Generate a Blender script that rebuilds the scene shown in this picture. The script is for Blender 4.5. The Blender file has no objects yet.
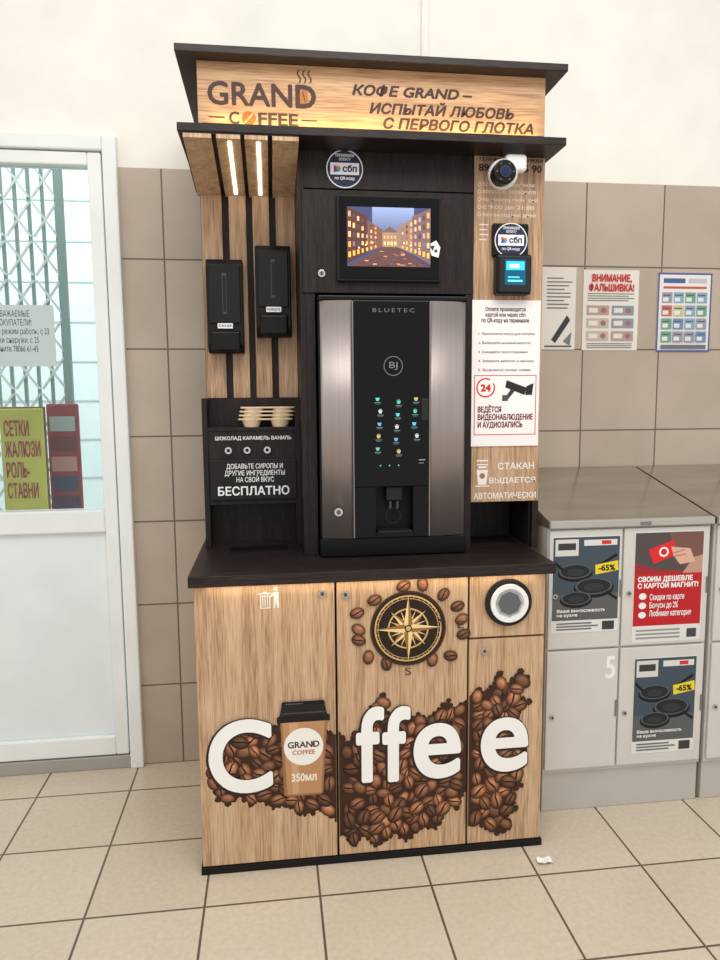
import bpy, math, random, bmesh
from mathutils import Matrix, Vector
random.seed(7)
S=bpy.context.scene
try:
    S.view_settings.view_transform='Standard'
except Exception: pass

def lin(c):
    return tuple(((v/255)/12.92 if v/255<=.04045 else ((v/255+.055)/1.055)**2.4) for v in c)
def c4(c): return (*lin(c),1)

_m={}
def mat(col,rough=.5,metal=0,emit=0,spec=.4,name=None,coat=0):
    k=(tuple(col),rough,metal,emit,spec,coat)
    if k in _m: return _m[k]
    m=bpy.data.materials.new(name or "paint_%d_%d_%d"%tuple(col)); m.use_nodes=True
    nt=m.node_tree; b=nt.nodes['Principled BSDF']
    b.inputs['Roughness'].default_value=rough; b.inputs['Metallic'].default_value=metal
    b.inputs['Specular IOR Level'].default_value=spec; b.inputs['Coat Weight'].default_value=coat
    b.inputs['Base Color'].default_value=c4(col)
    n=nt.nodes.new('ShaderNodeTexNoise'); n.inputs['Scale'].default_value=6; n.inputs['Detail'].default_value=4
    geo=nt.nodes.new('ShaderNodeNewGeometry'); nt.links.new(geo.outputs['Position'],n.inputs['Vector'])
    mx=nt.nodes.new('ShaderNodeMixRGB'); mx.inputs[1].default_value=c4([v*.96 for v in col]); mx.inputs[2].default_value=c4([min(255,v*1.03) for v in col])
    nt.links.new(n.outputs['Fac'],mx.inputs[0]); nt.links.new(mx.outputs[0],b.inputs['Base Color'])
    if emit:
        b.inputs['Emission Color'].default_value=c4(col); b.inputs['Emission Strength'].default_value=emit
    _m[k]=m; return m

def vecmap(nt,scale,offset=(0,0,0)):
    geo=nt.nodes.new('ShaderNodeNewGeometry'); mp=nt.nodes.new('ShaderNodeMapping')
    mp.inputs['Scale'].default_value=scale; mp.inputs['Location'].default_value=offset
    nt.links.new(geo.outputs['Position'],mp.inputs['Vector']); return mp
def wood(name,dark,mid,light,scale,rough=.45,bump=.05,spec=.4):
    m=bpy.data.materials.new(name); m.use_nodes=True; nt=m.node_tree; b=nt.nodes['Principled BSDF']
    b.inputs['Roughness'].default_value=rough; b.inputs['Specular IOR Level'].default_value=spec
    mp=vecmap(nt,scale)
    n1=nt.nodes.new('ShaderNodeTexNoise'); n1.inputs['Scale'].default_value=1; n1.inputs['Detail'].default_value=6; n1.inputs['Distortion'].default_value=.8
    nt.links.new(mp.outputs[0],n1.inputs['Vector'])
    mp2=vecmap(nt,tuple(s*7 for s in scale)); n2=nt.nodes.new('ShaderNodeTexNoise'); n2.inputs['Detail'].default_value=4; n2.inputs['Scale'].default_value=1
    nt.links.new(mp2.outputs[0],n2.inputs['Vector'])
    ad=nt.nodes.new('ShaderNodeMath'); ad.operation='MULTIPLY_ADD'; ad.inputs[1].default_value=.6
    nt.links.new(n2.outputs['Fac'],ad.inputs[0])
    mu=nt.nodes.new('ShaderNodeMath'); mu.operation='MULTIPLY'; mu.inputs[1].default_value=.42; nt.links.new(n1.outputs['Fac'],mu.inputs[0]); nt.links.new(mu.outputs[0],ad.inputs[2])
    r=nt.nodes.new('ShaderNodeValToRGB'); e=r.color_ramp.elements
    e[0].position=.38; e[0].color=c4(dark); e[1].position=.64; e[1].color=c4(light); x=e.new(.5); x.color=c4(mid)
    nt.links.new(ad.outputs[0],r.inputs[0]); nt.links.new(r.outputs[0],b.inputs['Base Color'])
    bp=nt.nodes.new('ShaderNodeBump'); bp.inputs['Strength'].default_value=bump; bp.inputs['Distance'].default_value=.002
    nt.links.new(ad.outputs[0],bp.inputs['Height']); nt.links.new(bp.outputs[0],b.inputs['Normal'])
    return m
OAKV=wood('oak_vertical_grain',(154,120,90),(192,157,124),(212,181,148),(34,34,1.4))
OAKH=wood('oak_horizontal_grain',(148,112,82),(186,146,110),(206,170,132),(1.4,34,34))
OAKU=wood('oak_upper_panel',(144,112,86),(180,145,115),(202,170,139),(34,34,1.4))
DARK=wood('wenge_dark_board',(22,17,16),(36,28,27),(52,43,40),(3,40,40),rough=.4,spec=.3)
DARKV=wood('wenge_dark_vertical',(22,17,17),(34,27,26),(46,38,36),(40,40,3),rough=.45,spec=.25)
BLACK=mat((10,10,11),.3,spec=.25,name='black_plastic'); BLACKM=mat((16,16,17),.5,spec=.25,name='matte_black_plastic')
GLOSS=mat((3,3,5),.08,spec=.22,name='black_glass')
CHROME=mat((200,200,200),.2,1,name='chrome'); WHITE=mat((238,238,236),.4,name='white_plastic')

def attrmat(name,rough,emit=0,spec=.4):
    m=bpy.data.materials.new(name); m.use_nodes=True; nt=m.node_tree; b=nt.nodes['Principled BSDF']
    a=nt.nodes.new('ShaderNodeAttribute'); a.attribute_name='Col'
    nt.links.new(a.outputs['Color'],b.inputs['Base Color']); b.inputs['Roughness'].default_value=rough; b.inputs['Specular IOR Level'].default_value=spec
    if emit:
        nt.links.new(a.outputs['Color'],b.inputs['Emission Color']); b.inputs['Emission Strength'].default_value=emit
    return m
PRINT=attrmat('printed_ink',.5,spec=.3); SCREEN=attrmat('lcd_screen',.2,.6,.2)

def link(name,me,parent=None,mats=()):
    o=bpy.data.objects.new(name,me); S.collection.objects.link(o)
    if me:
        for m in mats: me.materials.append(m)
    if parent: o.parent=parent
    return o
def group(name): return link(name,None)
def boxmesh(name,x0,x1,y0,y1,z0,z1):
    me=bpy.data.meshes.new(name)
    v=[(x,y,z) for x in(x0,x1) for y in(y0,y1) for z in(z0,z1)]
    f=[(0,1,3,2),(4,6,7,5),(0,4,5,1),(2,3,7,6),(0,2,6,4),(1,5,7,3)]
    me.from_pydata(v,[],f); me.update(); return me
def box(p,name,x0,x1,y0,y1,z0,z1,m,bev=.002,seg=2):
    o=link(name,boxmesh(name,x0,x1,y0,y1,z0,z1),p,[m])
    if bev:
        b=o.modifiers.new('bevel','BEVEL'); b.width=bev; b.segments=seg; b.limit_method='ANGLE'
    return o
def prism(p,name,prof,axis,a0,a1,m,bev=0):
    """extrude 2-D profile along an axis; axis 'x': prof=(y,z); 'y': prof=(x,z); 'z': prof=(x,y)"""
    n=len(prof); V=[]
    for a in(a0,a1):
        for u,w in prof:
            V.append({'x':(a,u,w),'y':(u,a,w),'z':(u,w,a)}[axis])
    F=[tuple(range(n)),tuple(range(2*n-1,n-1,-1))]+[(i,(i+1)%n,n+(i+1)%n,n+i) for i in range(n)]
    me=bpy.data.meshes.new(name); me.from_pydata(V,[],F)
    bm=bmesh.new(); bm.from_mesh(me); bmesh.ops.recalc_face_normals(bm,faces=bm.faces); bm.to_mesh(me); bm.free()
    o=link(name,me,p,[m])
    if bev:
        b=o.modifiers.new('bevel','BEVEL'); b.width=bev; b.segments=2; b.limit_method='ANGLE'
    return o
def cyl(p,name,c,r,a0,a1,m,axis='y',n=32,r2=None,bev=0):
    r2=r if r2 is None else r2; V=[]
    for a,rr in((a0,r),(a1,r2)):
        for i in range(n):
            t=2*math.pi*i/n; u=c[0]+rr*math.cos(t); w=c[1]+rr*math.sin(t)
            V.append({'x':(a,u,w),'y':(u,a,w),'z':(u,w,a)}[axis])
    F=[tuple(range(n)),tuple(range(2*n-1,n-1,-1))]+[(i,(i+1)%n,n+(i+1)%n,n+i) for i in range(n)]
    me=bpy.data.meshes.new(name); me.from_pydata(V,[],F)
    bm=bmesh.new(); bm.from_mesh(me); bmesh.ops.recalc_face_normals(bm,faces=bm.faces); bm.to_mesh(me); bm.free()
    o=link(name,me,p,[m])
    if bev:
        b=o.modifiers.new('bevel','BEVEL'); b.width=bev; b.segments=2; b.limit_method='ANGLE'
    return o
def ring(p,name,cx,cz,ro,ri,y,th,m,n=40):
    V=[];F=[]
    for yy in(y,y+th):
        for rr in(ro,ri):
            for i in range(n):
                t=2*math.pi*i/n; V.append((cx+rr*math.cos(t),yy,cz+rr*math.sin(t)))
    for i in range(n):
        j=(i+1)%n
        F+=[(i,j,n+j,n+i),(2*n+i,3*n+i,3*n+j,2*n+j),(i,2*n+i,2*n+j,j),(n+i,n+j,3*n+j,3*n+i)]
    me=bpy.data.meshes.new(name); me.from_pydata(V,[],F); return link(name,me,p,[m])

def text(p,name,body,x0,x1,z0,z1,y,m,bold=0,italic=0,align='LEFT',spacing=1,line=1,res=3):
    """flat lettering fitted to a box; bold = stroke growth in em, done by overlaying shifted copies"""
    cu=bpy.data.curves.new(name,'FONT'); cu.body=body; cu.size=1; cu.shear=italic; cu.align_x=align
    cu.space_character=spacing; cu.space_line=line; cu.resolution_u=res
    o=bpy.data.objects.new(name+'_tmp',cu); S.collection.objects.link(o)
    bpy.context.view_layer.update()
    me=bpy.data.meshes.new_from_object(o.evaluated_get(bpy.context.evaluated_depsgraph_get()))
    bpy.data.objects.remove(o)
    vs=[(v.co.x,v.co.y) for v in me.vertices]; fs=[tuple(q.vertices) for q in me.polygons]
    nd=12 if res>3 else 6
    offs=[(0,0)]+([(bold*math.cos(2*math.pi*i/nd),bold*math.sin(2*math.pi*i/nd)) for i in range(nd)] if bold else [])
    xs=[v[0] for v in vs]; ys=[v[1] for v in vs]
    a,b,c,d=min(xs)-bold,max(xs)+bold,min(ys)-bold,max(ys)+bold
    sz=(z1-z0)/(d-c); sx=(x1-x0)/(b-a) if x1 is not None else sz
    V=[];F=[]
    for k,(dx,dy) in enumerate(offs):
        n=len(V)
        V+=[(x0+(u+dx-a)*sx,y-k*6e-6,z0+(w+dy-c)*sz) for u,w in vs]
        F+=[tuple(n+i for i in q) for q in fs]
    me2=bpy.data.meshes.new(name); me2.from_pydata(V,[],F)
    return link(name,me2,p,[m])

class Pr:
    """flat printed artwork lying in a y = const plane, ink in a colour attribute"""
    def __init__(s,y,step=3e-5): s.y=y;s.step=step;s.V=[];s.F=[];s.C=[];s.xf=None
    def P(s,u,w): return s.xf(u,w) if s.xf else (u,w)
    def poly(s,pts,col):
        s.y-=s.step; k=len(s.V)
        for q in pts: x,z=s.P(*q); s.V.append((x,s.y,z))
        s.F.append(tuple(range(k,k+len(pts)))); s.C.append([lin(col)]*len(pts))
    def rect(s,a,b,c,d,col): s.poly([(a,b),(c,b),(c,d),(a,d)],col)
    def circ(s,x,z,r,col,n=28,rz=None): 
        rz=rz or r; s.poly([(x+r*math.cos(2*math.pi*i/n),z+rz*math.sin(2*math.pi*i/n)) for i in range(n)],col)
    def line(s,x0,z0,x1,z1,w,col):
        d=math.hypot(x1-x0,z1-z0) or 1; nx,nz=-(z1-z0)/d*w/2,(x1-x0)/d*w/2
        s.poly([(x0+nx,z0+nz),(x0-nx,z0-nz),(x1-nx,z1-nz),(x1+nx,z1+nz)],col)
    def bean(s,x,z,a,b,t,tone=1.0):
        s.y-=s.step; k=len(s.V); n=14; ct,st=math.cos(t),math.sin(t)
        def pt(u,w): return s.P(x+u*ct-w*st,z+u*st+w*ct)
        def add(u,w): X,Z=pt(u,w); s.V.append((X,s.y,Z))
        for rr in(1,.74,.38):
            for i in range(n):
                q=2*math.pi*i/n; add(a*rr*math.cos(q),b*rr*math.sin(q))
        add(0,0)
        def cc(r,i):
            q=2*math.pi*i/n+t
            g=.5+.5*math.sin(q+.4)
            base={0:(36,20,13),1:(88+56*g,54+38*g,36+28*g),2:(138+48*g,92+40*g,64+34*g)}[r]
            return lin([min(255,v*tone) for v in base])
        ctr=lin([min(255,v*tone) for v in(150,102,72)])
        for r in(0,1):
            for i in range(n):
                j=(i+1)%n
                s.F.append((k+r*n+i,k+r*n+j,k+(r+1)*n+j,k+(r+1)*n+i)); s.C.append([cc(r,i),cc(r,j),cc(r+1,j),cc(r+1,i)])
        for i in range(n):
            j=(i+1)%n; s.F.append((k+2*n+i,k+2*n+j,k+3*n)); s.C.append([cc(2,i),cc(2,j),ctr])
        if random.random()<.75:
            m=7; up=[];dn=[]
            for i in range(m):
                u=-a*.9+1.8*a*i/(m-1); w=.16*b*math.sin(u/a*3.0); wd=.11*b*(1-abs(u/a)**2)+.02*b
                up.append((u,w+wd)); dn.append((u,w-wd))
            s.y-=s.step; k=len(s.V)
            for q in up+dn[::-1]: add(*q)
            s.F.append(tuple(range(k,k+2*m))); s.C.append([lin((34,17,10))]*(2*m))
    def build(s,name,parent,m=None):
        me=bpy.data.meshes.new(name); me.from_pydata(s.V,[],s.F)
        ca=me.color_attributes.new('Col','FLOAT_COLOR','CORNER'); i=0
        for f in s.C:
            for c in f: ca.data[i].color=(*c,1); i+=1
        return link(name,me,parent,[m or PRINT])
def inpoly(x,z,P):
    r=False;n=len(P)
    for i in range(n):
        a,b=P[i],P[i-1]
        if (a[1]>z)!=(b[1]>z) and x<(b[0]-a[0])*(z-a[1])/(b[1]-a[1])+a[0]: r=not r
    return r

# ------------------------------------------------------------------ room
def tilemat(name,c1,c2,mort,w,h,ox,oz,ms,wall,rough,var):
    m=bpy.data.materials.new(name); m.use_nodes=True; nt=m.node_tree; b=nt.nodes['Principled BSDF']
    geo=nt.nodes.new('ShaderNodeNewGeometry'); sp=nt.nodes.new('ShaderNodeSeparateXYZ'); cb=nt.nodes.new('ShaderNodeCombineXYZ')
    nt.links.new(geo.outputs['Position'],sp.inputs[0])
    for i,(o,src) in enumerate(((ox,'X'),(oz,'Z' if wall else 'Y'))):
        a=nt.nodes.new('ShaderNodeMath'); a.operation='SUBTRACT'; a.inputs[1].default_value=o-10*(w if i==0 else h); nt.links.new(sp.outputs[src],a.inputs[0]); nt.links.new(a.outputs[0],cb.inputs[i])
    br=nt.nodes.new('ShaderNodeTexBrick'); br.offset=0; br.squash=1
    br.inputs['Scale'].default_value=1; br.inputs['Brick Width'].default_value=w; br.inputs['Row Height'].default_value=h
    br.inputs['Mortar Size'].default_value=ms; br.inputs['Mortar Smooth'].default_value=.2; br.inputs['Bias'].default_value=0
    br.inputs['Color1'].default_value=c4(c1); br.inputs['Color2'].default_value=c4(c2); br.inputs['Mortar'].default_value=c4(mort)
    nt.links.new(cb.outputs[0],br.inputs['Vector'])
    n=nt.nodes.new('ShaderNodeTexNoise'); n.inputs['Scale'].default_value=var; n.inputs['Detail'].default_value=8; nt.links.new(geo.outputs['Position'],n.inputs['Vector'])
    rp=nt.nodes.new('ShaderNodeMapRange'); rp.inputs['From Min'].default_value=.3; rp.inputs['From Max'].default_value=.7; rp.inputs['To Min'].default_value=.92; rp.inputs['To Max'].default_value=1.05; nt.links.new(n.outputs['Fac'],rp.inputs[0])
    mx=nt.nodes.new('ShaderNodeVectorMath'); mx.operation='SCALE'; nt.links.new(br.outputs['Color'],mx.inputs[0]); nt.links.new(rp.outputs[0],mx.inputs['Scale'])
    nt.links.new(mx.outputs[0],b.inputs['Base Color']); b.inputs['Roughness'].default_value=rough
    bp=nt.nodes.new('ShaderNodeBump'); bp.invert=True; bp.inputs['Strength'].default_value=.4; bp.inputs['Distance'].default_value=.003
    nt.links.new(br.outputs['Fac'],bp.inputs['Height']); nt.links.new(bp.outputs[0],b.inputs['Normal'])
    return m
WALLT=tilemat('beige_wall_tiles',(177,162,146),(183,169,153),(104,92,80),.34,.34,-.143,0,.0035,True,.32,5)
FLOORT=tilemat('beige_floor_tiles',(203,189,168),(209,196,176),(100,86,72),.345,.34,.022,-.146,.004,False,.22,60)
PLASTER=mat((238,236,228),.8,name='white_plaster')
W=.73
fl=box(None,'floor',-4,4.5,-5,W+.15,-.1,0,FLOORT,0)
wb=group('wall_back')
box(wb,'tiled_wall_main',-.30,4.5,W,W+.15,0,2.375,WALLT,0)
box(wb,'tiled_wall_beyond_door',-4,-1.35,W,W+.15,0,2.375,WALLT,0)
box(wb,'plaster_main',-.30,4.5,W+.004,W+.15,2.375,4.4,PLASTER,0)
box(wb,'plaster_beyond_door',-4,-1.35,W+.004,W+.15,2.375,4.4,PLASTER,0)
box(wb,'plaster_lintel',-1.35,-.30,W+.004,W+.15,2.48,4.4,PLASTER,0)
tr=box(None,'trim_1',.862,.888,W-.014,W+.004,2.376,4.4,PLASTER,.003)
# ------------------------------------------------------------------ door
PVC=mat((234,238,237),.35,name='white_pvc')
d=group('door_1')
for n,a in dict(frame_right=(-.352,-.30,0,2.48),frame_left=(-1.35,-1.298,0,2.48),frame_top=(-1.298,-.352,2.425,2.48)).items():
    box(d,n,a[0],a[1],W-.03,W+.06,a[2],a[3],PVC,.006)
for n,a in dict(sash_right=(-.408,-.358,.06,2.42),sash_left=(-1.292,-1.22,.06,2.42),sash_top=(-1.22,-.408,2.372,2.42),sash_mid=(-1.22,-.408,.985,1.075),sash_bottom=(-1.22,-.408,.06,.14)).items():
    box(d,n,a[0],a[1],W-.02,W+.045,a[2],a[3],PVC,.006)
box(d,'lower_panel',-1.22,-.408,W+.0,W+.03,.14,.985,mat((228,236,238),.4),.004)
box(d,'threshold',-1.298,-.352,W-.02,W+.06,0,.055,mat((170,168,162),.4,.3),.004)
g=bpy.data.materials.new('door_glass'); g.use_nodes=True; nt=g.node_tree; nt.nodes.clear()
o_=nt.nodes.new('ShaderNodeOutputMaterial'); t_=nt.nodes.new('ShaderNodeBsdfTransparent'); t_.inputs[0].default_value=(.9,.955,.955,1)
gl=nt.nodes.new('ShaderNodeBsdfGlossy'); gl.inputs['Roughness'].default_value=.02; fr=nt.nodes.new('ShaderNodeFresnel'); fr.inputs[0].default_value=1.45
mx=nt.nodes.new('ShaderNodeMixShader'); nt.links.new(fr.outputs[0],mx.inputs[0]); nt.links.new(t_.outputs[0],mx.inputs[1]); nt.links.new(gl.outputs[0],mx.inputs[2]); nt.links.new(mx.outputs[0],o_.inputs[0])
box(d,'glass_pane',-1.22,-.408,W+.012,W+.018,1.075,2.372,g,0)
box(d,'handle_plate',-1.275,-1.245,W-.03,W-.02,.95,1.15,CHROME,.004)
cyl(d,'handle_lever',(-1.26,1.08),.009,W-.07,W-.02,CHROME)
box(d,'handle_grip',-1.27,-1.14,W-.08,W-.065,1.07,1.09,CHROME,.005)
nn=group('door_notice'); box(nn,'paper',-.86,-.565,W+.009,W+.0115,1.635,1.865,mat((190,203,203),.7),0)
text(nn,'text','УВАЖАЕМЫЕ\nПОКУПАТЕЛИ!\nУдобный режим работы, с 23\nзамки снаружи, с 25\nЗвоните 78066 61-45',-.84,-.585,1.69,1.845,W+.0085,mat((60,74,84),.7),align='CENTER')

# outside
og=box(None,'ground_exterior',-6,3,W+.15,7,-.12,-.02,mat((190,194,192),.8),0)
ob=group('building_exterior'); box(ob,'facade',-6,3,5.5,5.7,-.02,5,mat((214,224,223),.7),0)
for i in range(4): box(ob,'facade_window_%d'%i,-5.2+i*1.9,-4.6+i*1.9,5.46,5.52,1.9,2.9,mat((164,184,190),.2),.01)
for k in range(12): box(ob,'facade_seam_%d'%k,-6,3,5.49,5.50,.3+k*.4,.315+k*.4,mat((180,192,192),.6),0)
lg=group('lattice_gate'); LW=mat((140,158,158),.5); LW2=mat((226,232,230),.5)
for i in range(15):
    x=-1.62+i*.062; box(lg,'bar_%d'%i,x,x+.014,1.5,1.516,-.02,2.9-.012*i,LW,0)
for k in range(14):
    z=.3+k*.18
    for i in range(7):
        x=-1.6+i*.124
        prism(lg,'scissor_%d_%d'%(k,i),[(x,z),(x+.012,z),(x+.124,z+.16),(x+.112,z+.16)],'y',1.49,1.5,LW2)
        prism(lg,'scissor_b%d_%d'%(k,i),[(x+.112,z),(x+.124,z),(x+.012,z+.16),(x,z+.16)],'y',1.485,1.495,LW2)
box(None,'fence_post',-.735,-.70,1.45,1.48,-.02,3,mat((140,160,160),.5),.005)
sb=group('street_sandwich_board')
box(sb,'panel',-.935,-.755,1.15,1.17,.6,1.47,mat((206,196,90),.6),.005)
box(sb,'panel_border',-.942,-.748,1.172,1.18,.595,1.478,mat((120,100,60),.6),.005)
text(sb,'text','СЕТКИ\nЖАЛЮЗИ\nРОЛЬ-\nСТАВНИ',-.92,-.77,1.07,1.42,1.146,mat((170,52,60),.6),bold=.02)
for x in(-.935,-.77): box(sb,'leg_%.2f'%x,x,x+.015,1.15,1.17,-.02,.6,BLACKM,.002)
rb=group('street_advert_stand')
box(rb,'panel',-.80,-.655,1.35,1.38,.5,1.49,mat((150,60,64),.6),.01)
p=Pr(1.349)
for k in range(5): p.rect(-.785,.98+k*.095,-.67,1.05+k*.095,[(90,70,90),(70,80,110),(200,150,140),(120,60,66),(176,184,186)][k])
p.build('panel_print',rb)
box(rb,'post',-.74,-.71,1.36,1.38,-.02,.5,BLACKM,.002)

# ------------------------------------------------------------------ kiosk
K=group('coffee_kiosk')
U=.20
box(K,'plinth',.0,1.125,-.004,.70,0,.024,BLACKM,.002)
box(K,'carcass',.004,1.118,.02,.70,.024,.944,OAKV,.001)
box(K,'front_shadow_gap_board',.006,1.116,.0185,.0205,.026,.943,BLACKM,0)
box(K,'door_left',.006,.434,0,.018,.027,.935,OAKV,.0015)
box(K,'door_middle',.441,.861,0,.018,.027,.935,OAKV,.0015)
box(K,'door_right_lower',.868,1.118,0,.018,.027,.728,OAKV,.0015)
box(K,'door_right_upper',.868,1.118,0,.018,.735,.935,OAKV,.0015)
box(K,'countertop',-.006,1.138,-.04,.71,.945,.98,DARK,.003)
# canopy
cx0,cx1=-.004,1.187
box(K,'canopy_top_board',cx0,cx1,.08,.71,2.503,2.525,DARK,.002)
box(K,'canopy_mid_board',cx0,cx1,.08,.71,2.284,2.308,DARK,.002)
box(K,'canopy_sign_panel',.054,1.134,.13,.15,2.3085,2.5025,OAKH,.001)
box(K,'canopy_box',.056,1.132,.1505,.70,2.3085,2.5025,OAKH,0)
LED=mat((255,190,80),.5,emit=3,name='warm_led_strip')
LEDW=mat((255,244,220),.5,emit=6,name='white_led_strip')
box(K,'sign_led_strip',.08,1.11,.112,.118,2.3085,2.3125,LED,0)
box(K,'sign_led_profile',.07,1.12,.100,.110,2.3085,2.316,DARK,0)
# sign lettering
BR=mat((66,46,40),.6,name='brown_ink'); CU=mat((190,112,52),.6,name='copper_ink')
ys=.1292
text(K,'sign_grand','GRAN',.083,.336,2.378,2.447,ys,BR,bold=.022)
text(K,'sign_d','D',.345,.408,2.378,2.447,ys,BR,bold=.03)
text(K,'sign_coffee','C',.145,.176,2.325,2.362,ys,BR,bold=.03)
text(K,'sign_coffee_2','FFEE',.232,.353,2.325,2.362,ys,BR,bold=.03)
p=Pr(ys)
p.rect(.085,2.342,.133,2.346,(74,50,40)); p.rect(.362,2.342,.41,2.346,(74,50,40))
for i in range(3):
    x=.357+i*.016
    for k in range(6):
        p.line(x+.005*math.sin(k*1.1),2.452+k*.006,x+.005*math.sin((k+1)*1.1),2.459+k*.006,.004,(90,56,40))
p.circ(.371,2.412,.013,(176,104,52),20,.020); p.line(.367,2.427,.375,2.397,.003,(80,50,34))
p.circ(.204,2.3435,.021,(150,84,36),24,.0195); p.line(.192,2.330,.216,2.357,.004,(214,168,120))
p.build('sign_logo_marks',K)
text(K,'sign_slogan_1','КОФЕ GRAND –',.518,.896,2.422,2.458,ys,BR,bold=.04,italic=.22)
text(K,'sign_slogan_2','ИСПЫТАЙ ЛЮБОВЬ',.571,1.032,2.372,2.414,ys,BR,bold=.04,italic=.22)
text(K,'sign_slogan_3','С ПЕРВОГО ГЛОТКА',.614,1.097,2.329,2.364,ys,BR,bold=.04,italic=.22)
# left bay : slatted back and ceiling
box(K,'left_bay_back',.02,.352,.50,.52,.98,2.284,DARKV,0)
sl=[(.022,.094),(.118,.178),(.201,.259),(.283,.351)]
for i,(a,b) in enumerate(sl):
    box(K,'back_slat_%d'%i,a,b,.488,.50,1.508,2.235,OAKU,.001)
    prism(K,'ceiling_slat_%d'%i,[(.085,2.268),(.5,2.215),(.5,2.227),(.085,2.280)],'x',a-.01,b,OAKV)
prism(K,'ceiling_backing',[(.084,2.2805),(.5,2.2275),(.5,2.2835),(.084,2.2835)],'x',.006,.352,DARK)
for i,x in enumerate((.141,.226)):
    prism(K,'ceiling_led_%d'%i,[(.10,2.2625),(.47,2.2155),(.47,2.2195),(.10,2.2665)],'x',x,x+.010,LEDW)
# divider, centre, right bay
box(K,'divider_left',.352,.37,U,.70,.98,2.284,DARKV,.001)
box(K,'centre_back',.37,.905,.62,.64,.98,2.284,DARKV,0)
box(K,'centre_header_upper',.37,.924,U,.22,2.168,2.284,DARKV,.001)
box(K,'centre_header_door',.362,.924,U-.006,.21,1.842,2.163,DARKV,.0015)
box(K,'jamb_left',.37,.400,U,.22,.98,1.842,DARKV,.001)
box(K,'jamb_right',.899,.924,U-.004,.60,.98,1.842,DARKV,.001)
box(K,'right_wood_panel',.926,1.166,U,.22,1.145,2.284,OAKU,.001)
box(K,'right_side_board',1.150,1.168,U+.0205,.70,.98,2.284,OAKU,.001)
box(K,'right_side_lower',1.146,1.168,U,.22,.98,1.145,DARKV,.001)
box(K,'niche_back',.924,1.15,.42,.44,.98,1.3,DARKV,0)
box(K,'niche_top',.926,1.15,.2205,.42,1.15,1.165,DARKV,0)
box(K,'niche_side_lining',1.140,1.1495,.2205,.42,.981,1.15,DARKV,0)
box(K,'outer_back',.02,1.15,.70,.712,.98,2.284,DARKV,0)
# organizer
O=.375
G=K
box(G,'organizer_side_left',.012,.03,O,.488,.98,1.507,DARKV,.001)
box(G,'organizer_side_right',.334,.352,O,.488,.98,1.507,DARKV,.001)
box(G,'organizer_top_back',.03,.334,.47,.488,1.405,1.507,DARKV,0)
box(G,'organizer_shelf',.03,.334,O,.488,1.392,1.405,DARKV,.001)
box(G,'organizer_front',.03,.334,O+.004,.395,1.145,1.392,DARKV,.001)
box(G,'organizer_lower_shelf',.03,.334,O+.004,.488,1.132,1.145,DARKV,.001)
box(G,'organizer_lower_back',.03,.334,.47,.488,.98,1.132,DARKV,0)
WI=mat((240,240,240),.6)
text(G,'syrup_labels','ШОКОЛАД КАРАМЕЛЬ ВАНИЛЬ',.055,.32,1.358,1.374,O+.0035,WI,bold=.02)
for i,x in enumerate((.1,.165,.235)):
    cyl(G,'syrup_nozzle_%d'%i,(x,1.325),.012,O-.012,O+.004,CHROME,r2=.015)
    cyl(G,'syrup_nozzle_hole_%d'%i,(x,1.325),.006,O-.013,O-.011,BLACK)
box(G,'syrup_sign_plate',.034,.336,O-.006,O+.002,1.150,1.292,mat((26,22,22),.5,spec=.3),.002)
text(G,'syrup_sign_text','ДОБАВЬТЕ СИРОПЫ И\nДРУГИЕ ИНГРЕДИЕНТЫ\nНА СВОЙ ВКУС',.085,.295,1.212,1.278,O-.0065,WI,align='CENTER',bold=.012)
text(G,'syrup_sign_free','БЕСПЛАТНО',.06,.31,1.165,1.198,O-.0065,WI,bold=.025)
box(G,'drip_tray',.10,.30,.28,.36,.98,.984,BLACK,.001)
box(K,'counter_led_strip',.04,1.09,-.012,-.006,.941,.9445,mat((255,214,150),.5,emit=1.5,name='warm_white_led'),0)
def lock(p,n,x,z,y,r=.012):
    cyl(p,n,(x,z),r,y-.006,y,CHROME,bev=.001); cyl(p,n+'_core',(x,z),r*.55,y-.0075,y-.006,mat((120,118,110),.3,.8)); box(p,n+'_slot',x-.0012,x+.0012,y-.008,y-.0074,z-r*.4,z+r*.4,BLACK,0)
lock(K,'lock_door_left',.396,.902,0); lock(K,'lock_door_middle',.468,.896,0); lock(K,'lock_door_right',.917,.69,0,.011); lock(K,'lock_header',.422,1.902,U-.006)

# waste chute
cyl(K,'waste_rim',(.993,.849),.077,-.014,0,mat((14,14,16),.35),bev=.003,n=48)
cyl(K,'waste_white_disc',(.993,.849),.062,-.016,-.014,mat((228,228,226),.4),n=48)
ring(K,'waste_white_ring',.993,.849,.062,.048,-.022,.008,mat((240,240,238),.35),n=48)
cyl(K,'waste_opening',(.993,.849),.045,-.0185,-.016,mat((170,174,178),.3,.3),n=8)
cyl(K,'waste_flap',(.993,.849),.038,-.0195,-.0186,mat((104,108,114),.25,.4),n=8)
p=Pr(-.0005); w=(240,238,232); wd=(190,154,120)
p.rect(.205,.862,.236,.903,w); p.rect(.208,.865,.233,.900,wd); p.rect(.200,.907,.241,.911,w); p.rect(.214,.911,.227,.915,w)
p.circ(.253,.923,.006,w); p.poly([(.246,.862),(.250,.862),(.253,.885),(.257,.862),(.262,.862),(.262,.913),(.246,.913),(.236,.900),(.240,.897),(.247,.904)],w)
for i in range(3): p.rect(.212+i*.007,.868,.2145+i*.007,.898,w)
p.build('trash_pictogram',K)

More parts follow.
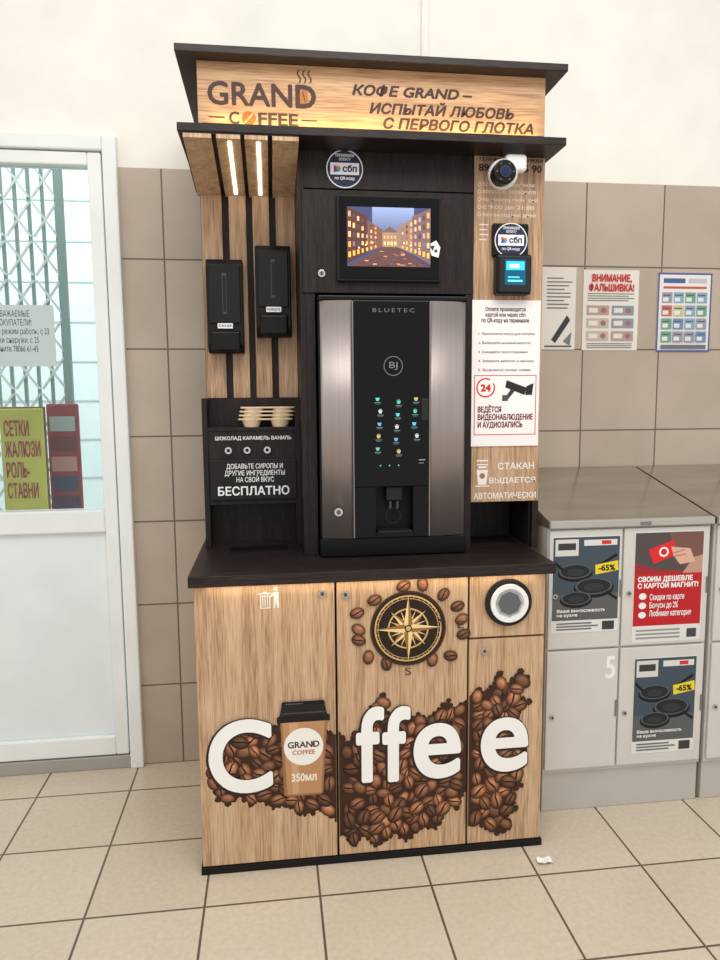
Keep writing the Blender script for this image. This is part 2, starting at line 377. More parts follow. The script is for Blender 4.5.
# ---- printed beans + lettering
p=Pr(-.0004,8e-6)
LB=[(.045,.30),(.035,.345),(.075,.40),(.09,.45),(.13,.49),(.16,.47),(.20,.50),(.24,.48),(.30,.50),(.36,.46),(.434,.44),(.434,.15),(.38,.19),(.33,.175),(.27,.215),(.23,.205),(.19,.24),(.16,.225),(.12,.26),(.09,.235),(.06,.25)]
MB=[(.441,.44),(.47,.41),(.50,.44),(.535,.46),(.55,.52),(.585,.56),(.60,.50),(.65,.47),(.70,.49),(.73,.46),(.77,.50),(.80,.53),(.82,.50),(.861,.53),(.861,.22),(.83,.16),(.80,.17),(.76,.09),(.71,.10),(.66,.055),(.62,.09),(.56,.05),(.52,.09),(.49,.06),(.46,.10),(.441,.09)]
RB=[(.868,.53),(.90,.56),(.93,.55),(.97,.61),(1.0,.57),(1.04,.615),(1.06,.59),(1.03,.53),(1.07,.51),(1.02,.46),(1.04,.40),(1.06,.34),(1.03,.28),(1.05,.22),(1.01,.20),(1.03,.14),(1.0,.12),(1.01,.07),(.97,.06),(.93,.08),(.90,.10),(.868,.09)]
lim=[(.007,.433),(.442,.860),(.869,1.117)]
def blot(x,z,r):
    # ragged ink blot
    n=11; p.poly([(min(l1,max(l0,x+r*random.uniform(.7,1.15)*math.cos(2*math.pi*i/n))),z+r*random.uniform(.7,1.15)*math.sin(2*math.pi*i/n)) for i in range(n)],(58,33,22))
for A,(l0,l1) in zip((LB,MB,RB),lim):
    p.poly([(min(l1,max(l0,x)),z) for x,z in A],(62,36,24))
    for i in range(len(A)):
        a=A[i];b=A[(i+1)%len(A)]
        if abs(a[0]-b[0])<1e-6 and (a[0]<l0+.01 or a[0]>l1-.01): continue
        n=max(1,int(math.hypot(a[0]-b[0],a[1]-b[1])/.018))
        for k in range(n):
            t=k/n; blot(a[0]+(b[0]-a[0])*t,a[1]+(b[1]-a[1])*t,random.uniform(.005,.014))
    pts=[]; tries=0
    while tries<4000:
        tries+=1
        x=random.uniform(l0+.022,l1-.022); z=random.uniform(.05,.65)
        if inpoly(x,z,A) and inpoly(x,z-.016,A) and inpoly(x,z+.016,A) and all((x-a)**2+(z-b)**2>.030**2 for a,b in pts): pts.append((x,z))
    random.shuffle(pts)
    for x,z in pts:
        a=random.uniform(.024,.033)
        t=random.uniform(0,3.14)
        hx=abs(a*math.cos(t))+.006
        x=min(l1-hx,max(l0+hx,x))
        p.bean(x,z,a,a*random.uniform(.66,.8),t,random.uniform(.65,1.2))
# compass
cx,cz=.667,.778
for i in range(15):
    t=i/15*2*math.pi+.1+random.uniform(-.12,.12); r=.150+random.uniform(-.008,.02)
    if abs(math.sin(t))<.12 and math.cos(t)>0 or math.sin(t)<-.95: continue
    x=cx+r*math.cos(t)*1.10; z=cz+r*math.sin(t)*.86
    if z>.92: z=.915
    p.bean(x,z,.024,.018,random.uniform(0,3),random.uniform(.7,1.05))
p.circ(cx,cz,.122,(66,40,26),48); p.circ(cx,cz,.116,(38,26,20),48)
gd=(206,170,110)
def ringp(r,w_,col,n=48):
    for i in range(n):
        a=2*math.pi*i/n;b=2*math.pi*(i+1)/n
        k=len(p.V)
        p.y-=1e-7
        for rr,t in((r,a),(r,b),(r-w_,b),(r-w_,a)): p.V.append((cx+rr*math.cos(t),p.y,cz+rr*math.sin(t)))
        p.F.append((k,k+1,k+2,k+3)); p.C.append([lin(col)]*4)
ringp(.108,.005,gd); ringp(.098,.002,gd); ringp(.066,.005,gd)
for i in range(36):
    t=2*math.pi*i/36; p.line(cx+.099*math.cos(t),cz+.099*math.sin(t),cx+.104*math.cos(t),cz+.104*math.sin(t),.0025,gd)
for n_,r_,w_,ph in((8,.066,.012,math.pi/8),(4,.078,.018,math.pi/4),(4,.104,.02,0)):
    for i in range(n_):
        t=ph+2*math.pi*i/n_; tip=(cx+r_*math.cos(t),cz+r_*math.sin(t))
        for sgn,col in((1,(238,210,150)),(-1,(150,108,62))):
            tt=t+sgn*math.pi/ (4 if n_==4 else 6)
            p.poly([(cx,cz),(cx+w_*math.cos(tt),cz+w_*math.sin(tt)),tip],col)
p.circ(cx,cz,.012,(60,38,24)); p.circ(cx,cz,.008,gd)
p.build('printed_coffee_beans_and_compass',K)
yl=p.y-.0002
for ch,x,z in(('S',cx-.01,.625),('E',.828,cz-.008)):
    text(K,'compass_'+ch,ch,x,x+.02,z,z+.024,yl,BR)
LW_=mat((244,244,242),.5,name='white_letter_vinyl'); LD=mat((44,28,22),.6,name='letter_shadow')
for i,(ch,a,b,z0,z1) in enumerate((('C',.034,.232,.268,.512),('f',.497,.588,.272,.527),('f',.582,.674,.268,.523),('e',.684,.842,.268,.458),('e',.908,1.070,.274,.462))):
    text(K,'letter_shadow_%d'%i,ch,a-.008,b+.003,z0-.008,z1+.003,yl-.0002,LD,bold=.036,res=10)
    text(K,'letter_%d'%i,ch,a,b,z0,z1,yl-.0006,LW_,bold=.021,res=10)
# printed cup
p=Pr(yl-.001,4e-5)
kr=(186,140,100)
p.poly([(.258,.494),(.406,.494),(.390,.252),(.380,.246),(.276,.246),(.266,.252)],(156,110,74))
p.poly([(.264,.492),(.398,.492),(.384,.252),(.277,.252)],kr)
p.poly([(.285,.492),(.315,.492),(.312,.252),(.293,.252)],(202,158,120))
p.poly([(.247,.492),(.415,.492),(.414,.510),(.406,.514),(.256,.514),(.248,.510)],(20,18,20))
p.poly([(.256,.514),(.406,.514),(.398,.548),(.264,.548)],(30,28,30))
p.poly([(.262,.548),(.400,.548),(.396,.560),(.266,.560)],(14,13,15))
p.rect(.262,.520,.400,.524,(70,68,70)); p.rect(.275,.551,.33,.554,(90,90,92))
p.circ(.330,.410,.062,(240,238,232),40)
p.circ(.361,.417,.005,(150,84,36),12,.008)
p.build('printed_cup',K)
text(K,'cup_logo_grand','GRAND',.280,.380,.406,.428,p.y-.0002,BR,bold=.03)
text(K,'cup_logo_coffee','COFFEE',.294,.366,.384,.399,p.y-.0002,CU,bold=.03)
text(K,'cup_volume','350мл',.290,.370,.294,.322,p.y-.0002,mat((240,226,204),.6),bold=.04)

# header screen
sc=group('touch_display')
box(sc,'bezel_frame',.471,.811,U-.026,U-.0065,1.877,2.145,mat((24,23,24),.45,spec=.3),.004)
box(sc,'glass',.478,.804,U-.028,U-.026,1.884,2.138,GLOSS,.001)
p=Pr(U-.0285); x0,x1,z0,z1=.503,.774,1.923,2.107
def T(u,v): return (x0+(x1-x0)*u,z0+(z1-z0)*v)
p.xf=T
p.rect(0,0,1,1,(66,72,108))
for k in range(10): p.rect(.3,.5+k*.05,.8,.55+k*.05,(96+k*5,104+k*6,136+k*7))
# street converging to a vanishing point, lit arcades either side
p.poly([(0,0),(1,0),(.58,.34),(.46,.34)],(96,68,66))
for k in range(50):
    u=random.random(); v=random.random()**1.5*.30
    if abs(u-.52)<.5*(1-v/.34)+.02: p.rect(u*.95,v,min(1,u*.95+.045),v+.012,random.choice([(216,150,96),(160,104,110),(236,190,130),(120,90,110),(80,56,70)]))
p.poly([(0,.06),(.24,.24),(.24,.84),(0,1)],(88,56,48)); p.poly([(.24,.24),(.42,.33),(.42,.62),(.24,.78)],(120,84,68))
p.poly([(1,.04),(.78,.22),(.78,.86),(1,1)],(116,94,98)); p.poly([(.78,.22),(.60,.33),(.60,.66),(.78,.82)],(146,116,102))
p.rect(.42,.33,.60,.58,(156,124,104)); p.poly([(.42,.58),(.60,.58),(.51,.68)],(110,86,80))
for side in(0,1):
    for c_ in range(7):
        f=c_/7; u=(.03+.36*f) if side==0 else (.97-.36*f)
        zb=.10+.22*f; zt=.95-.32*f
        for r_ in range(5):
            v=zb+(zt-zb)*(r_/5+.06); h=(zt-zb)*.11; wd_=.030*(1-.45*f)
            col=(250,180,86) if r_==0 else random.choice([(236,164,92),(190,150,140),(224,186,136),(90,70,80),(130,108,120)])
            uu=u-wd_/2; p.rect(uu,v,uu+wd_,v+h,col)
for k in range(4): p.rect(.435+k*.042,.36,.46+k*.042,.42,(255,206,130)); p.rect(.435+k*.042,.47,.455+k*.042,.52,(220,170,120))
for u,v in((.30,.40),(.22,.36),(.14,.31),(.68,.40),(.76,.36),(.86,.31)): p.circ(u,v,.011,(255,236,190),10,.016)
p.build('city_night_picture',sc,SCREEN)
p=Pr(U-.0287); cx2,cz2=.787,1.982
p.poly([(cx2-.022,cz2+.01),(cx2+.006,cz2+.026),(cx2+.02,cz2+.004),(cx2+.014,cz2-.028),(cx2-.008,cz2-.022)],(240,240,238)); p.poly([(cx2-.014,cz2+.008),(cx2+.002,cz2+.01),(cx2-.006,cz2-.008)],(40,40,50)); p.rect(cx2,cz2-.012,cx2+.01,cz2-.002,(60,90,60)); p.build('warranty_sticker',sc)
def sticker(g_,cx,cz,y,r=.059):
    p=Pr(y); p.circ(cx,cz,r,(232,232,236),40); p.circ(cx,cz,r*.94,(40,42,74),40)
    p.rect(cx-r*.78,cz-r*.30,cx+r*.78,cz+r*.32,(242,242,246))
    for q,col in(((-.6,.2,-.6,-.2,-.42,0),(120,60,160)),((-.6,.2,-.42,0,-.25,.12),(240,120,50)),((-.6,-.2,-.42,0,-.25,-.12),(40,120,210)),((-.42,0,-.25,.12,-.22,-.1),(80,170,90))):
        p.poly([(cx+q[0]*r,cz+q[1]*r),(cx+q[2]*r,cz+q[3]*r),(cx+q[4]*r,cz+q[5]*r)],col)
    p.build('sticker_disc',g_)
    text(g_,'sticker_logo','сбп',cx-.12*r,cx+.66*r,cz-.16*r,cz+.22*r,p.y-.0002,mat((40,36,70),.5),bold=.04)
    text(g_,'sticker_top_text','ПРИНИМАЕМ\nОПЛАТУ',cx-r*.5,cx+r*.5,cz+r*.42,cz+r*.78,p.y-.0002,WI,align='CENTER',bold=.02)
    text(g_,'sticker_bottom_text','по QR-коду',cx-r*.55,cx+r*.55,cz-r*.6,cz-r*.4,p.y-.0002,WI,bold=.02)
sticker(group('payment_sticker'),.501,2.229,U-.0002)

# right panel texts
PT=mat((236,230,222),.6,name='pale_vinyl_text'); DT=mat((60,48,44),.6)
text(K,'phone_text','ТЕЛЕФОН ПОДДЕРЖКИ',.94,1.158,2.266,2.281,U-.0004,DT,bold=.03)
text(K,'phone_number','890 5     5 5 90',.94,1.155,2.236,2.260,U-.0004,DT,bold=.04)
PT2=mat((226,216,204),.6)
for i,t in enumerate(('Если у вас возникли','вопросы, позвоните','по номеру телефона','с 9:00 до 21:00','без выходных дней')):
    text(K,'promo_text_%d'%i,t,.955,1.13+.006*(i%3),2.188-i*.024,2.203-i*.024,U-.0004,PT2,bold=.01)
p=Pr(U-.0003)
for i in range(5): p.circ(.944,2.196-i*.024,.006,(226,216,204),14); p.circ(.944,2.196-i*.024,.004,(170,136,108),14)
for i in range(4): p.rect(.945,2.066-i*.016,.975-.004*(i%2),2.070-i*.016,(226,216,204))
p.build('bullet_marks',K)
text(K,'cup_text_1','СТАКАН',1.02,1.15,1.256,1.280,U-.0004,PT,bold=.02)
text(K,'cup_text_2','ВЫДАЕТСЯ',.99,1.155,1.205,1.229,U-.0004,PT,bold=.02)
text(K,'cup_text_3','АВТОМАТИЧЕСКИ',.935,1.158,1.155,1.177,U-.0004,PT,bold=.02)
p=Pr(U-.0003); w=(236,230,222)
p.rect(.945,1.285,.985,1.29,w);p.rect(.95,1.262,.98,1.268,w);p.poly([(.945,1.256),(.985,1.256),(.979,1.205),(.951,1.205)],w);p.rect(.945,1.272,.985,1.276,w);p.circ(.965,1.235,.01,(150,120,95)); p.rect(.94,1.198,.99,1.202,w); p.build('cup_pictogram',K)

# surveillance camera
ca=group('surveillance_camera')
cyl(ca,'base_disc',(1.055,2.262),.036,U-.012,U-.0005,WHITE,bev=.003)
cyl(ca,'bracket_arm',(1.045,2.240),.014,U-.06,U-.012,WHITE)
box(ca,'neck',1.005,1.075,U-.085,U-.05,2.215,2.268,WHITE,.012,4)
def sphere(p,n,c,r,m,sy=1):
    me=bpy.data.meshes.new(n); bm=bmesh.new(); bmesh.ops.create_uvsphere(bm,u_segments=32,v_segments=20,radius=r)
    for v in bm.verts: v.co=Vector((c[0]+v.co.x,c[1]+v.co.y*sy,c[2]+v.co.z))
    for f in bm.faces: f.smooth=True
    bm.to_mesh(me); bm.free(); return link(n,me,p,[m])
sphere(ca,'body_ball',(1.0,U-.065,2.208),.047,WHITE,.9)
cyl(ca,'lens_face',(.992,2.202),.037,U-.114,U-.07,BLACK,bev=.004)
cyl(ca,'lens_ring',(.992,2.202),.018,U-.118,U-.113,mat((60,62,70),.3,.6))
cyl(ca,'lens_glass',(.992,2.202),.012,U-.121,U-.118,mat((20,30,90),.05))
for i in range(6):
    t=i*math.pi/3; cyl(ca,'ir_led_%d'%i,(.992+.027*math.cos(t),2.202+.027*math.sin(t)),.003,U-.1155,U-.1135,mat((90,80,90),.2),n=10)
# payment terminal
pt=group('payment_terminal')
box(pt,'upper_bracket',.985,1.108,U-.02,U-.0005,1.962,2.07,BLACK,.006)
box(pt,'body',.992,1.112,U-.045,U-.0005,1.838,1.968,BLACK,.01,3)
box(pt,'body_rim',1.0,1.104,U-.049,U-.044,1.846,1.960,mat((26,28,32),.3),.004)
p=Pr(U-.0492); p.rect(1.018,1.868,1.088,1.948,(20,80,110)); p.rect(1.022,1.915,1.084,1.943,(60,190,225)); p.rect(1.034,1.922,1.066,1.934,(230,250,255)); p.rect(1.028,1.878,1.078,1.884,(120,230,245)); p.rect(1.028,1.890,1.068,1.895,(80,200,220)); p.build('screen',pt,SCREEN)
sticker(pt,1.047,2.015,U-.0205,.056)
# notice paper
nt_=group('video_surveillance_notice')
box(nt_,'paper',.922,1.160,U-.004,U-.0015,1.337,1.825,mat((244,240,240),.7),0)
IK=mat((60,56,60),.7);RD=mat((206,44,40),.6)
text(nt_,'heading','Оплата производится\nкартой или через сбп\nпо QR-коду на терминале',.955,1.12,1.748,1.803,U-.0045,IK,bold=.03,align='CENTER')
for i,t in enumerate(('1. Приложите карту для оплаты','2. Выбирайте нужный напиток','3. Ожидайте приготовления','4. Заберите напиток и крышку','5. Возьмите сахар слева')):
    text(nt_,'rule_%d'%i,t,.945,1.14-.012*(i%3),1.708-i*.030,1.719-i*.030,U-.0045,IK,bold=.01)
p=Pr(U-.0042)
p.rect(.932,1.375,1.150,1.577,(214,60,52)); p.rect(.935,1.378,1.147,1.574,(246,243,242))
for i in range(24):
    if i in(2,3): continue
    t=2*math.pi*i/24; t2=t+2*math.pi/24
    p.poly([(.972+.033*math.cos(t),1.535+.033*math.sin(t)),(.972+.033*math.cos(t2),1.535+.033*math.sin(t2)),(.972+.028*math.cos(t2),1.535+.028*math.sin(t2)),(.972+.028*math.cos(t),1.535+.028*math.sin(t))],(206,44,40))
p.poly([(1.045,1.560),(1.115,1.535),(1.108,1.51),(1.04,1.536)],(40,38,40)); p.poly([(1.115,1.54),(1.14,1.55),(1.135,1.51),(1.11,1.51)],(40,38,40)); p.poly([(1.06,1.53),(1.075,1.525),(1.05,1.495),(1.04,1.50)],(60,58,60)); p.rect(1.03,1.49,1.05,1.51,(80,78,80))
p.build('red_frame_pictogram',nt_)
text(nt_,'n24','24',.954,.990,1.522,1.547,p.y-.0002,RD,bold=.05)
text(nt_,'warn','ВЕДЁТСЯ\nВИДЕОНАБЛЮДЕНИЕ\nИ АУДИОЗАПИСЬ',.945,1.140,1.396,1.478,p.y-.0002,mat((120,30,34),.6),bold=.035)

# ------------------------------------------------------------------ coffee machine
M=group('coffee_vending_machine'); y0=.13
SIL=bpy.data.materials.new('brushed_graphite_steel'); SIL.use_nodes=True; nt=SIL.node_tree; b=nt.nodes['Principled BSDF']
b.inputs['Metallic'].default_value=.6; b.inputs['Roughness'].default_value=.4
mp=vecmap(nt,(400,400,3)); n=nt.nodes.new('ShaderNodeTexNoise'); n.inputs['Scale'].default_value=1; nt.links.new(mp.outputs[0],n.inputs['Vector'])
mx=nt.nodes.new('ShaderNodeMixRGB'); mx.inputs[1].default_value=c4((142,133,131)); mx.inputs[2].default_value=c4((168,158,155)); nt.links.new(n.outputs['Fac'],mx.inputs[0]); nt.links.new(mx.outputs[0],b.inputs['Base Color'])
box(M,'body',.407,.893,y0+.05,.60,.985,1.826,BLACKM,.008,3)
box(M,'base',.403,.893,y0+.012,.60,.981,1.045,BLACK,.006,3)
box(M,'top_cap',.405,.893,y0+.012,.30,1.812,1.828,BLACK,.004)
def bowed(p,n,xa,xb,za,zb,yb,bulge,m,side):
    V=[];F=[];N=14
    for z in(za,zb):
        for i in range(N+1):
            u=i/N; s_=math.sin(math.pi*.5*(u if side=='L' else 1-u))
            V.append((xa+(xb-xa)*u,yb+bulge*(1-s_),z))
    k=N+1
    for i in range(N): F.append((i,i+1,k+i+1,k+i))
    me=bpy.data.meshes.new(n); me.from_pydata(V,[],F)
    for f in me.polygons: f.use_smooth=True
    o=link(n,me,p,[m]); so=o.modifiers.new('thickness','SOLIDIFY'); so.thickness=.012; so.offset=-1
    return o
bowed(M,'steel_panel_left',.411,.511,1.046,1.811,y0,.018,SIL,'L')
bowed(M,'steel_panel_right',.765,.886,1.046,1.811,y0,.018,SIL,'R')
yc=y0-.006
DP=(.585,.708,1.065,1.215)
box(M,'glass_front_upper',.512,.764,yc,y0+.05,DP[3],1.811,GLOSS,.003)
box(M,'glass_front_left',.512,DP[0],yc,y0+.05,1.046,DP[3],GLOSS,.002)
box(M,'glass_front_right',DP[1],.764,yc,y0+.05,1.046,DP[3],GLOSS,.002)
box(M,'glass_front_sill',DP[0],DP[1],yc,y0+.05,1.046,DP[2],GLOSS,.002)
for i,(xa,xb) in enumerate(((.5115,.5145),(.7615,.7645))): box(M,'chrome_trim_%d'%i,xa,xb,yc-.0015,yc+.01,1.048,1.808,mat((150,146,146),.3,.8),0)
box(M,'cup_bay_grid',DP[0]+.005,DP[1]-.005,yc-.012,y0+.045,DP[2],DP[2]+.006,mat((40,42,44),.3,.5),.001)
box(M,'cup_bay_spout',.62,.675,yc+.01,y0+.04,1.165,1.215,mat((22,23,26),.4,.2),.006)
SPT=mat((80,80,84),.35,.7)
cyl(M,'spout_pipe_1',(.636,y0+.02),.006,1.14,1.168,SPT,axis='z'); cyl(M,'spout_pipe_2',(.660,y0+.02),.006,1.14,1.168,SPT,axis='z')
ring(M,'cup_bay_ring',.647,1.115,.026,.0245,yc+.03,.004,mat((46,50,54),.4,.5))
ring(M,'logo_ring',.643,1.605,.031,.0290,yc-.0012,.001,mat((120,130,135),.4))
text(M,'logo_glyph','BJ',.630,.657,1.592,1.618,yc-.001,mat((120,130,135),.4))
text(M,'brand_text','BLUETEC',.577,.712,1.774,1.786,yc-.001,mat((110,114,118),.4),spacing=1.4)
lock(M,'coin_lock',.462,1.135,y0-.0005,.014)
CY=[(90,200,200),(195,180,110),(190,205,205),(90,190,170),(90,175,200)]
p=Pr(yc-.0005,2e-5)
for r in range(5):
    for c in range(3):
        x=.596+c*.060+((r*7+c*3)%4-1.5)*.003; z=1.500-r*.040-(.01 if c==1 else 0)
        col=CY[(r*2+c*3)%5]
        if c==2 and r==4: continue
        p.poly([(x-.007,z+.004),(x+.007,z+.004),(x+.004,z-.006),(x-.004,z-.006)],col)
        if (r+c)%2: p.rect(x-.004,z+.0055,x+.004,z+.0075,col)
        p.rect(x-.010,z-.0125,x+.011,z-.0105,(110,130,132)); p.rect(x-.008,z-.0165,x+.008,z-.015,(90,108,110))
for i in range(3): p.circ(.60+i*.03,1.285,.0025,(100,190,190),10)
p.rect(.727,1.30,.748,1.303,(150,150,150)); p.rect(.727,1.29,.744,1.2925,(120,120,120))
p.build('drink_selection_icons',M,attrmat('backlit_icons',.3,.3))
box(M,'coin_return_slot',.735,.758,yc-.003,yc,1.43,1.50,mat((20,22,24),.3),.002)

# ------------------------------------------------------------------ wall dispensers
DB=mat((12,12,13),.4,spec=.25)
def dispenser(name,a,b,z0,z1,label,slot):
    g_=group(name); yf=.405
    w=b-a
    prism(g_,'housing',[(yf+.02,z0),(.4875,z0),(.4875,z1),(yf+.012,z1),(yf,z1-.02),(yf,z0+.03)],'x',a,b,DB,.004)
    box(g_,'front_cover',a+.008,b-.008,yf-.006,yf+.002,z0+.10,z1-.022,mat((16,16,18),.35,spec=.3),.004)
    xm=a+w*slot
    box(g_,'window_rim',xm-.008,xm+.008,yf-.008,yf-.004,z0+.13,z1-.05,mat((60,62,64),.3),.004,3)
    box(g_,'window',xm-.005,xm+.005,yf-.0095,yf-.007,z0+.14,z1-.06,mat((8,8,10),.1),.002)
    box(g_,'dispensing_mouth',a+.012,b-.012,yf-.010,yf+.015,z0+.005,z0+.075,DB,.008,3)
    box(g_,'paper_tip',xm-.026,xm+.026,yf-.012,yf-.0095,z0+.082,z0+.100,WHITE,.001)
    text(g_,'label',label,xm-.022,xm+.022,z0+.087,z0+.096,yf-.0125,mat((40,40,40),.6),bold=.02)
dispenser('stirrer_dispenser',.038,.163,1.665,1.985,'САХАР',.5)
dispenser('sugar_dispenser',.207,.330,1.722,2.034,'РАЗМЕШАТЬ',.5)
# ------------------------------------------------------------------ cup carriers (moulded pulp)
cc=group('cup_carrier_stack'); PUL=mat((222,198,168),.9,name='moulded_pulp')
for k in range(4):
    zb=1.4055+k*.0135
    pr=[];N=64
    for i in range(N):
        t=2*math.pi*i/N
        ex=.098*math.copysign(abs(math.cos(t))**.55,math.cos(t)); ey=.047*math.copysign(abs(math.sin(t))**.55,math.sin(t))
        q=1-.12*(abs(math.cos(t))<.25)
        pr.append((.232+k*.003+ex,.415+ey*q))
    prism(cc,'tray_rim_%d'%k,pr,'z',zb+.024,zb+.030,PUL,.002)
    for j,(dx,dy) in enumerate(((-.050,-.014),(.050,-.014),(-.050,.02),(.050,.02))):
        cyl(cc,'cup_well_%d_%d'%(k,j),(.232+k*.003+dx,.415+dy),.026,zb,zb+.024,PUL,axis='z',r2=.034,n=20)
# ------------------------------------------------------------------ lockers
L=group('parcel_locker_bank'); LG=mat((200,197,192),.45,name='locker_grey_enamel'); LGd=mat((212,209,204),.33,name='locker_door_enamel'); LK=mat((120,118,114),.5)
LID=bpy.data.materials.new('lid_steel'); LID.use_nodes=True; nt=LID.node_tree; b=nt.nodes['Principled BSDF']; b.inputs['Metallic'].default_value=.85; b.inputs['Roughness'].default_value=.18
mp=vecmap(nt,(3,14,14)); n=nt.nodes.new('ShaderNodeTexNoise'); n.inputs['Scale'].default_value=1; nt.links.new(mp.outputs[0],n.inputs['Vector'])
mx=nt.nodes.new('ShaderNodeMixRGB'); mx.inputs[1].default_value=c4((166,161,150)); mx.inputs[2].default_value=c4((208,204,194)); nt.links.new(n.outputs['Fac'],mx.inputs[0]); nt.links.new(mx.outputs[0],b.inputs['Base Color'])
lx0,lx1=1.194,1.80; yl0=.16
def locker(L,lx0,lx1,cols):
    box(L,'cabinet_body',lx0,lx1,yl0+.012,W-.004,.15,1.05,LG,.003)
    box(L,'kick_plinth',lx0+.002,lx1-.002,yl0+.02,W-.02,0,.15,mat((190,187,180),.5),.003)
    box(L,'lid_front_edge',lx0-.001,lx1+.001,yl0-.012,yl0+.01,1.052,1.078,mat((184,182,176),.35,.4),.003)
    prism(L,'sloped_lid',[(yl0-.005,1.05),(yl0-.005,1.076),(W-.003,1.205),(W-.003,1.05)],'x',lx0-.002,lx1+.002,LID,.002)
    for i,(a,b) in enumerate(cols):
        for j,(c,e) in enumerate(((.618,1.044),(.168,.610))):
            box(L,'door_%d_%d'%(i,j),a,b,yl0,yl0+.011,c,e,LGd,.003)
            lock(L,'lock_%d_%d'%(i,j),a+.022,(c+e)/2-.02,yl0,.009)
            box(L,'hinge_%d_%d'%(i,j),b-.008,b-.002,yl0-.003,yl0,(c+e)/2-.03,(c+e)/2+.03,LK,0)
locker(L,lx0,lx1,((1.197,1.463),(1.470,1.792)))
box(L,'label_holder',1.52,1.56,yl0-.0135,yl0-.012,1.056,1.068,LK,0)
text(L,'number_5','5',1.415,1.452,.50,.585,yl0-.0006,mat((244,244,242),.5),bold=.02)
L2=group('parcel_locker_bank')
locker(L2,1.815,2.44,((1.822,2.127),(2.133,2.434)))
def ad_pan(name,a,b,c,e):
    g_=group(name); y=yl0-.0008
    box(g_,'paper',a,b,y-.0005,y,c,e,mat((225,225,222),.5),0)
    p=Pr(y-.0006); p.xf=lambda u,v:(a+(b-a)*u,c+(e-c)*v)
    p.rect(.01,.13,.99,.99,(66,80,92)); p.rect(.01,.13,.99,.40,(92,94,96)); p.rect(.04,.80,.38,.97,(214,212,206)); p.rect(.08,.86,.34,.93,(60,60,60)); p.rect(.46,.9,.95,.96,(220,220,220)); p.rect(.72,.91,.86,.95,(214,50,50))
    for u,v,r in((.34,.62,.26),(.62,.46,.30),(.36,.34,.24)):
        p.circ(u,v,r,(18,19,22),28,r*.34); p.circ(u,v+.02,r*.92,(86,90,96),28,r*.29); p.circ(u,v+.02,r*.82,(34,36,40),28,r*.25); p.circ(u,v+.01,r*.5,(50,52,56),28,r*.14)
    p.line(.66,.68,.95,.80,.03,(20,20,22)); p.line(.15,.66,.03,.74,.03,(20,20,22)); p.line(.8,.42,.97,.34,.03,(20,20,22))
    p.poly([(.64,.60),(.98,.64),(.97,.74),(.63,.70)],(236,210,50))
    for k in range(3): p.rect(.08,.03+k*.03,.6+.1*(k%2),.045+k*.03,(110,110,112))
    p.rect(.76,.02,.94,.11,(60,60,62)); p.build('artwork',g_)
    text(g_,'discount','-65%',a+(b-a)*.68,a+(b-a)*.93,c+(e-c)*.635,c+(e-c)*.70,p.y-.0003,mat((30,30,30),.6),bold=.04)
    text(g_,'caption','Ваше выносливость\nна кухне',a+(b-a)*.08,a+(b-a)*.8,c+(e-c)*.16,c+(e-c)*.25,p.y-.0003,WI,bold=.03)
ad_pan('cookware_advert',1.207,1.455,.677,1.022)
ad_pan('cookware_advert',1.523,1.765,.208,.57)
g_=group('bonus_card_advert'); a,b,c,e=1.508,1.770,.628,1.030; y=yl0-.0008
box(g_,'paper',a,b,y-.0005,y,c,e,mat((225,225,222),.5),0)
p=Pr(y-.0006); p.xf=lambda u,v:(a+(b-a)*u,c+(e-c)*v)
p.rect(.01,.15,.99,.99,(190,30,38)); p.rect(.01,.62,.99,.99,(84,74,74)); p.poly([(.01,.62),(.01,.72),(.3,.66),(.99,.62)],(160,40,44)); p.poly([(.5,.99),(.99,.99),(.99,.66),(.62,.70)],(120,84,76)); p.poly([(.70,.62),(.99,.62),(.99,.78),(.86,.76)],(190,150,130))
p.poly([(.2,.84),(.55,.92),(.62,.79),(.28,.71)],(222,40,46)); p.circ(.42,.815,.07,(240,240,240),20,.045); p.circ(.42,.815,.045,(210,30,36),20,.028)
p.poly([(.52,.86),(.8,.84),(.88,.72),(.66,.70),(.56,.78)],(220,176,154)); p.line(.55,.80,.72,.83,.012,(180,130,110)); p.line(.56,.77,.74,.79,.012,(180,130,110))
for k in range(3): p.circ(.14,.42-k*.085,.055,(240,240,238),16,.03)
for k in range(3): p.rect(.06,.03+k*.035,.7,.046+k*.035,(150,150,150))
p.rect(.8,.03,.94,.11,(70,70,70))
p.build('artwork',g_)
text(g_,'title','СВОИМ ДЕШЕВЛЕ\nС КАРТОЙ МАГНИТ!',a+(b-a)*.06,a+(b-a)*.94,c+(e-c)*.49,c+(e-c)*.60,p.y-.0003,WI,bold=.05)
text(g_,'lines','Скидки по карте\nБонусы до 2%\nЛюбимая категория',a+(b-a)*.24,a+(b-a)*.85,c+(e-c)*.22,c+(e-c)*.44,p.y-.0003,WI,bold=.02)

